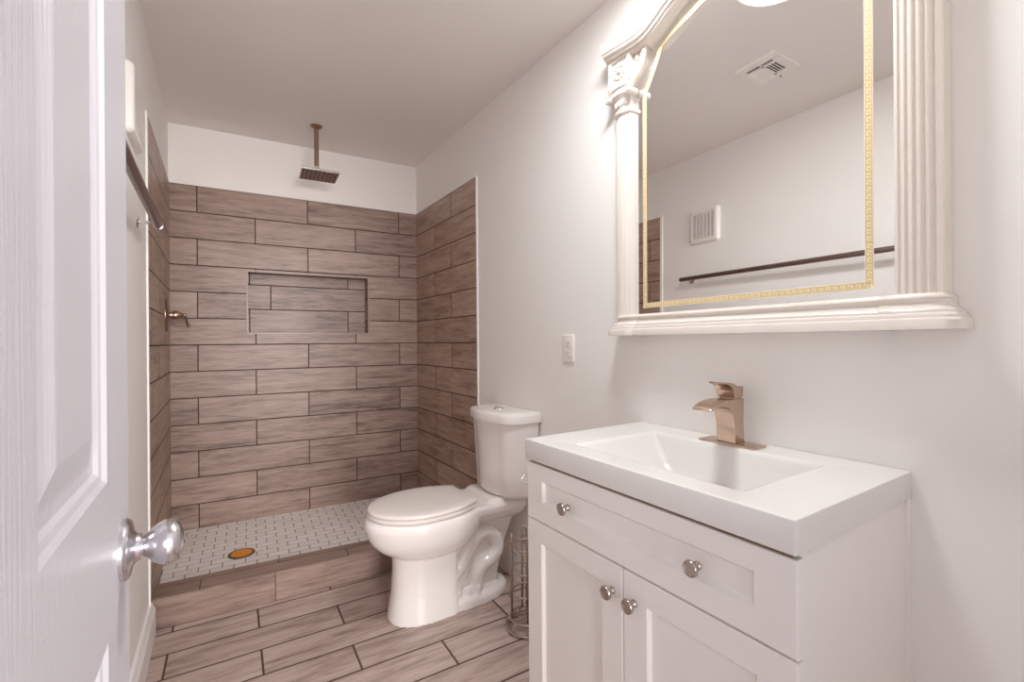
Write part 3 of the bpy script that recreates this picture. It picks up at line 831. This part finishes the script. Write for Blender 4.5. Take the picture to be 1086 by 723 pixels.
# small hook on the far side of the vanity
mb = MB()
hyv = VY1 + 0.0005 - 0.004
mb.tube([(0.785, hyv, 0.775), (0.782, hyv + 0.02, 0.775), (0.775, hyv + 0.029, 0.772), (0.766, hyv + 0.03, 0.766), (0.762, hyv + 0.028, 0.756), (0.766, hyv + 0.022, 0.749), (0.777, hyv + 0.012, 0.744), (0.787, hyv, 0.741)], 0.0032, 10)
hk = obj('towel_hook', mb, CHROME, None, 40)
tag(hk, 'small bent chrome hook on the vanity side facing the toilet', 'hook')

# ------------------------------------------------------------------ outlet
oy, oz = 1.496, 1.134
ol = thing('wall_outlet', 'white duplex electrical outlet on the right wall by the mirror', 'outlet', (XR, oy, oz))
mb = MB()
hyo, hzo = 0.036, 0.059
mb.loft([[(XR - d, y, z) for y, z in rrect(oy, oz, hyo - i_, hzo - i_, 0.004)] for d, i_ in ((-0.001, 0), (0.003, 0), (0.0065, 0.003), (0.0072, 0.006))])
obj('cover_plate', mb, PLAST, ol, 40)
for dz in (0.0195, -0.0195):
    mb = MB()
    mb.loft([[(XR - d, y, z) for y, z in rrect(oy, oz + dz, 0.0165, 0.0145, 0.009)] for d in (0.005, 0.0085)])
    rc = obj('receptacle', mb, PLAST, ol, 40)
    mb = MB()
    for sgn, h in ((-1, 0.0042), (1, 0.0034)):
        mb.box(XR - 0.0088, XR - 0.008, oy + sgn * 0.0065 - 0.0008, oy + sgn * 0.0065 + 0.0008, oz + dz + 0.003 - h, oz + dz + 0.003 + h)
    mb.lathe((XR - 0.008, oy, oz + dz - 0.008), (-1, 0, 0), [(0, 0.0024), (0.0008, 0.0024), (0.0008, 0)], 12)
    obj('slots', mb, DARK, rc)

# ------------------------------------------------------------------ wire stand
wc = (1.066, 1.552)
ws = thing('wire_stand', 'open bronze wire stand on the floor between toilet and vanity', 'wire stand', (wc[0], wc[1], 0))
RC = 0.064
def ring_pts(r, z, n=40): return [(wc[0] + r * math.cos(2 * PI * i / n), wc[1] + r * math.sin(2 * PI * i / n), z) for i in range(n)]
mb = MB()
mb.tube(ring_pts(0.082, 0.012), 0.0045, 8, True); mb.tube(ring_pts(0.070, 0.05), 0.004, 8, True)
for k in range(6):
    a = 2 * PI * k / 6 + 0.3
    mb.tube([(wc[0] + r * math.cos(a), wc[1] + r * math.sin(a), z) for r, z in ((0.082, 0.012), (0.085, 0.03), (0.070, 0.05))], 0.0035, 6)
for k in range(3):
    a = PI * k / 3
    mb.tube([(wc[0] - 0.070 * math.cos(a), wc[1] - 0.070 * math.sin(a), 0.05), (wc[0] + 0.070 * math.cos(a), wc[1] + 0.070 * math.sin(a), 0.05)], 0.0035, 6)
for k in range(4):
    a = 2 * PI * k / 4
    mb.sphere((wc[0] + 0.082 * math.cos(a), wc[1] + 0.082 * math.sin(a), 0.006), 0.006, n=10)
obj('base', mb, WIRE, ws)
A0_ = math.radians(156)
for k in range(4):
    a = A0_ + 2 * PI * k / 4
    mb = MB()
    pts = []
    da = 0.15
    for i in range(9):
        t = PI * i / 8
        pts.append((a - da * math.cos(t), 0.374 + 0.012 * math.sin(t)))
    P = lambda an, z: (wc[0] + RC * math.cos(an), wc[1] + RC * math.sin(an), z)
    mb.tube([P(a - da, 0.05)] + [P(an, z) for an, z in pts] + [P(a + da, 0.05)], 0.0042, 8)
    obj('upright', mb, WIRE, ws)
for z in (0.150, 0.240, 0.335):
    mb = MB(); mb.tube(ring_pts(RC - 0.003, z), 0.0038, 8, True)
    for k in range(4):
        a = A0_ + 2 * PI * k / 4
        pts = []
        for i in range(9):
            t = PI * i / 8
            pts.append((wc[0] + (RC - 0.002 + 0.014 * math.sin(t)) * math.cos(a), wc[1] + (RC - 0.002 + 0.014 * math.sin(t)) * math.sin(a), z - 0.022 * math.cos(t)))
        mb.tube(pts, 0.0028, 6)
    obj('hoop', mb, WIRE, ws)

# ------------------------------------------------------------------ framed mirror
MC = 0.748
MB_C = 0.739
mir = thing('wall_mirror', 'arched mirror in an ivory frame with fluted columns above the sink', 'mirror', (XR, MC, 1.186))
gx = lambda y, z: 1.2303 + 0.02787 * (y - 0.73) + 0.0071 * (z - 1.6)        # the glass hangs a little out of true
def lerp_list(L, y):
    L = sorted(L)
    if y <= L[0][0]: return L[0][1]
    for (a, za), (b, zb) in zip(L, L[1:]):
        if y <= b: return za + (zb - za) * (y - a) / (b - a)
    return L[-1][1]
def smoothed(L):
    """finer table through the points, catmull-rom"""
    L = sorted(L); out = []
    for i in range(len(L) - 1):
        p0, p1, p2, p3 = L[max(i - 1, 0)], L[i], L[i + 1], L[min(i + 2, len(L) - 1)]
        for k in range(8):
            t = k / 8
            out.append(tuple(0.5 * (2 * p1[d] + (p2[d] - p0[d]) * t + (2 * p0[d] - 5 * p1[d] + 4 * p2[d] - p3[d]) * t * t + (3 * p1[d] - p0[d] - 3 * p2[d] + p3[d]) * t ** 3) for d in (0, 1)))
    out.append(L[-1]); return out
# curves over the distance from the centre line
fas = smoothed([(-0.08, 2.232), (0.0, 2.240), (0.1, 2.228), (0.179, 2.203), (0.225, 2.180), (0.262, 2.163), (0.30, 2.156), (0.37, 2.161), (0.48, 2.173)])
reed = smoothed([(-0.08, 2.216), (0.0, 2.222), (0.08, 2.216), (0.159, 2.207), (0.227, 2.187), (0.262, 2.174), (0.30, 2.158)])
goldc = smoothed([(-0.05, 2.196), (0.0, 2.200), (0.045, 2.196), (0.102, 2.183), (0.145, 2.170), (0.196, 2.158), (0.236, 2.144), (0.253, 2.137)])
# glass
mb = MB()
outl = [(MC - 0.380, 1.24), (MC + 0.385, 1.24), (MC + 0.385, 2.05), (MC + 0.30, 2.165)]
outl += [(MC + d, lerp_list(reed, abs(d)) + 0.02) for d in (0.25, 0.2, 0.15, 0.1, 0.05, 0, -0.05, -0.1, -0.15, -0.2, -0.25)] + [(MC - 0.30, 2.165), (MC - 0.380, 2.05)]
mb.loft([[(gx(y, z) + t, y, z) for y, z in outl] for t in (0, 0.0018)], smooth=False)
glass = obj('glass', mb, MIRROR, mir)
# greek key border printed on the glass
GL, GR, GB = 1.0775, 0.4295, 1.284
mid = (GL + GR) / 2
path = [(GR, GB), (GL, GB), (GL, 1.985), (1.070, 2.015), (1.057, 2.035), (1.035, 2.075), (1.018, 2.109), (1.006, 2.137)]
dpath = [0.235, 0.215, 0.195, 0.17, 0.14, 0.11, 0.08, 0.05, 0.02]
arc = [(mid + d, lerp_list(goldc, d)) for d in dpath]
arc_r = [(mid - d, lerp_list(goldc, d)) for d in reversed(dpath)]
mid = (GL + GR) / 2
rt = [(2 * mid - y, z) for y, z in reversed(path[2:])]
full = path + arc + arc_r + rt[0:]
mb = MB()
HWB = 0.0085
def gold_pt(y, z, lift): return (gx(y, z) - lift, y, z)
n = len(full)
def off(i, o):
    a, b, c = Vector(full[i - 1]), Vector(full[i]), Vector(full[(i + 1) % n])
    t1 = (b - a).normalized(); t2 = (c - b).normalized()
    n1 = Vector((-t1.y, t1.x)); n2 = Vector((-t2.y, t2.x))
    mm = (n1 + n2).normalized(); k = 1 / max(0.4, mm.dot(n1))
    return b + mm * o * k
ins = [off(i, HWB) for i in range(n)]; outs = [off(i, -HWB) for i in range(n)]
for i in range(n):
    j = (i + 1) % n
    mb.face(mb.verts([gold_pt(*ins[i], 0.0004), gold_pt(*ins[j], 0.0004), gold_pt(*outs[j], 0.0004), gold_pt(*outs[i], 0.0004)]), 0)
# key fret: one unit every pitch, drawn as thin strips
segs = []
PITCH = 0.0155
unit = [((0.0, -0.75), (0.0, 0.75)), ((0.0, 0.75), (0.8, 0.75)), ((0.8, 0.75), (0.8, -0.25)), ((0.8, -0.25), (0.38, -0.25)), ((0.38, -0.25), (0.38, 0.28)), ((0.0, -0.75), (1.0, -0.75))]
for i in range(n):
    j = (i + 1) % n
    a, b = Vector(full[i]), Vector(full[j]); L = (b - a).length
    if L < 0.008: continue
    t = (b - a) / L; nn = Vector((-t.y, t.x))
    k = max(1, round(L / PITCH)); pt = L / k
    for q in range(k):
        for (u0, v0), (u1, v1) in unit:
            A = a + t * (q + u0) * pt + nn * v0 * HWB * 0.88; B = a + t * (q + u1) * pt + nn * v1 * HWB * 0.88
            dd = (B - A).normalized(); pp = Vector((-dd.y, dd.x)) * 0.00105
            A2, B2 = A - dd * 0.001, B + dd * 0.001
            mb.face(mb.verts([gold_pt(*(A2 + pp), 0.0007), gold_pt(*(B2 + pp), 0.0007), gold_pt(*(B2 - pp), 0.0007), gold_pt(*(A2 - pp), 0.0007)]), 1)
obj('key_border', mb, [PALEGOLD, GOLD], glass)['label'] = 'pale gold greek key border'

WARP[0] = True
def side(sgn):
    """mirror the outer-to-inner offset d (from the centre line) to y"""
    return lambda d: MC + sgn * d
# shelf: stepped moulding along the bottom
steps = [(1.183, 1.170, 0.0), (1.201, 1.170, 0.0), (1.2045, 1.172, 0.002), (1.206, 1.176, 0.006), (1.211, 1.176, 0.006), (1.2145, 1.178, 0.008), (1.216, 1.182, 0.011), (1.221, 1.182, 0.012), (1.224, 1.184, 0.014),
         (1.228, 1.192, 0.021), (1.236, 1.196, 0.024), (1.242, 1.194, 0.024), (1.246, 1.190, 0.022), (1.2495, 1.191, 0.023), (1.2515, 1.195, 0.027), (1.255, 1.197, 0.029)]
mb = MB()
BK = XR - 0.0008
mb.loft([[(BK, MC - 0.36, z), (xf + 0.012, MC - 0.36, z), (xf + 0.012, MC + 0.36, z), (BK, MC + 0.36, z)] for z, xf, i_ in steps], smooth=False)
obj('shelf', mb, FRAME, mir, 30)
for sgn in (1, -1):
    Y = side(sgn)
    # plinth under the column
    mb = MB()
    rr_ = []
    for z, xf, i_ in steps:
        ye = MB_C + sgn * (0.471 - i_); yi = Y(0.345)
        c = 0.022
        pts = [(BK, yi, z), (xf + 0.010, yi, z), (xf + 0.002, yi + sgn * 0.016, z), (xf, yi + sgn * 0.03, z)]
        for k in range(6):
            a = math.radians(90 * k / 5)
            pts.append((xf + c - c * math.cos(a), ye - sgn * c + sgn * c * math.sin(a), z))
        pts.append((BK, ye, z))
        rr_.append(pts)
    mb.loft(rr_, smooth=False)
    obj('plinth', mb, FRAME, mir, 30)
    # fluted column
    c0, c1 = (0.3765, 0.449) if sgn > 0 else (0.369, 0.449)                               # inner and outer offset
    prof = [(BK, Y(c1)), (1.214, Y(c1))]
    NF = 5
    bulge = lambda t: 1.212 - 0.013 * math.sin(PI * t)
    prof += [(bulge(0.04), Y(c1 - 0.002))]
    m0, m1 = 0.10, 0.93
    for k in range(NF):
        for q in range(9):
            t = m0 + (m1 - m0) * (k + q / 8) / NF
            u = q / 8
            dep = 0.0 if u < 0.14 or u > 0.86 else 0.0052 * math.sin(PI * (u - 0.14) / 0.72) ** 0.6
            prof.append((bulge(t) + dep, Y(c1 - (c1 - c0) * t)))
    prof += [(bulge(0.98), Y(c0 + 0.001)), (1.216, Y(c0)), (BK, Y(c0))]
    mb = MB(); mb.prism(prof, 'z', 1.254, 1.970)
    col = obj('column', mb, FRAME, mir, 25)
    # capital
    mb = MB()
    cc = (c0 + c1) / 2
    def cap_ring(z, hw, xf):
        yc = Y(cc)
        pts = []
        for i in range(17):
            t = i / 16
            pts.append((xf + 0.014 * (2 * t - 1) ** 2, yc - hw + 2 * hw * t, z))
        return [(BK, yc - hw, z)] + pts + [(BK, yc + hw, z)]
    mb.loft([cap_ring(1.962, 0.037, 1.199), cap_ring(1.965, 0.0405, 1.194), cap_ring(1.971, 0.0415, 1.192), cap_ring(1.977, 0.040, 1.194), cap_ring(1.980, 0.0365, 1.199), cap_ring(2.0, 0.037, 1.198), cap_ring(2.016, 0.041, 1.192), cap_ring(2.024, 0.047, 1.184),
             cap_ring(2.028, 0.050, 1.181), cap_ring(2.046, 0.050, 1.181), cap_ring(2.049, 0.054, 1.176), cap_ring(2.060, 0.054, 1.176), cap_ring(2.063, 0.052, 1.179)])
    for e_ in (-1, 1):                                  # rolled volutes
        yv = Y(cc) + e_ * 0.047
        mb.lathe((1.178, yv, 2.028), (1, 0, 0), [(-0.004, 0.0), (-0.004, 0.005), (-0.002, 0.006), (-0.001, 0.008), (-0.003, 0.0115), (0.001, 0.0135), (0.02, 0.0125), (0.04, 0.0125), (0.048, 0.012), (0.048, 0)], 24)
    for k in range(5):                                  # egg row
        yv = Y(cc) + (k - 2) * 0.0115
        mb.sphere((1.196 + 0.0012 * (k - 2) ** 2, yv, 2.002), 0.0085, sc=(0.9, 0.5, 1.3), n=12)
    cp = obj('capital', mb, FRAME, mir, 35)
    # corner block with rosette
    b0, b1 = 0.357, 0.461
    lo, hi = sorted((Y(b0), Y(b1)))
    ymid = (lo + hi) / 2; zmid = 2.113
    mb = MB()
    HB, ZB = (hi - lo) / 2, 0.052
    mb.loft([[(x, y, z) for y, z in rrect(ymid, zmid, HB - i_, ZB - i_, 0.002, 2)] for x, i_ in ((BK, 0), (1.1860, 0), (1.1845, 0.0015), (1.1845, 0.012), (1.188, 0.0145), (1.1925, 0.016))], smooth=False)
    obj('corner_block', mb, FRAME, mir, 30)
    mb = MB()
    mb.lathe((1.194, ymid, zmid), (-1, 0, 0), [(0, 0.031), (0.003, 0.030), (0.004, 0.026), (0.002, 0.020), (0.002, 0)], 32)
    mb.sphere((1.189, ymid, zmid), 0.011, sc=(0.8, 1, 1))
    for k in range(9):
        a = 2 * PI * k / 9
        mb.sphere((1.190, ymid + 0.0225 * math.cos(a), zmid + 0.0225 * math.sin(a)), 0.008, sc=(0.7, 1, 1), n=10)
    obj('rosette', mb, FRAME, mir, 40)
    # scrolled bracket from block to arch
    SC = [(0.372, 2.165), (0.376, 2.050), (0.366, 2.043), (0.352, 2.050), (0.328, 2.072), (0.307, 2.103), (0.296, 2.132), (0.290, 2.150), (0.291, 2.168)]
    mb = MB()
    mb.prism([(Y(d + 0.008), z) for d, z in SC], 'x', 1.208, BK)
    band = [(0.372, 2.046), (0.354, 2.052), (0.331, 2.072), (0.310, 2.103), (0.299, 2.132), (0.293, 2.150), (0.294, 2.166)]
    for x in (1.204,):
        mb.tube([(x, Y(d + 0.008), z) for d, z in band], [0.007, 0.010, 0.011, 0.011, 0.010, 0.009, 0.008], 12)
    for x, r in ((1.199, 0.0125), (1.214, 0.009)):
        mb.sphere((x, Y(0.295), 2.166), r, sc=(0.9, 1.2, 0.8), n=16)
    for dz, r in ((2.128, 0.008), (2.102, 0.0065)):
        mb.sphere((1.204, Y(0.338), dz), r, sc=(0.8, 0.8, 1.1), n=12)
    obj('scroll_bracket', mb, FRAME, mir, 35)
# crown: fascia, steps, soffit and reeds swept along the arch
def sweep(mb, lo_tab, prof, dmax, n=72):
    """prof: (x, dz) section polyline added to the table height; from -dmax to dmax"""
    rings = []
    for i in range(n + 1):
        d = -dmax + 2 * dmax * i / n
        z = lerp_list(lo_tab, abs(d))
        rings.append([(x, MC + d, z + dz) for x, dz in prof])
    mb.loft(rings, smooth=True)
mb = MB()
sweep(mb, fas, [(BK, -0.012), (1.186, -0.012), (1.181, -0.009), (1.180, -0.004), (1.172, -0.003), (1.170, 0.001), (1.169, 0.004), (1.162, 0.006), (1.160, 0.010), (1.159, 0.0135), (1.1565, 0.015), (1.1535, 0.026), (1.151, 0.040), (1.150, 0.050), (1.1525, 0.054), (BK, 0.054)], 0.465)
obj('crown_arch', mb, FRAME, mir, 30)
mb = MB()
sweep(mb, reed, [(BK, 0.034), (1.202, 0.034), (1.200, 0.030), (1.200, 0.0265), (1.204, 0.0245), (1.201, 0.022), (1.201, 0.0175), (1.205, 0.0155), (1.202, 0.013), (1.202, 0.0085), (1.206, 0.0065), (1.203, 0.004), (1.203, 0.0005), (1.206, -0.0015), (BK, -0.002)], 0.296)
obj('reeded_arch', mb, FRAME, mir, 30)
WARP[0] = False
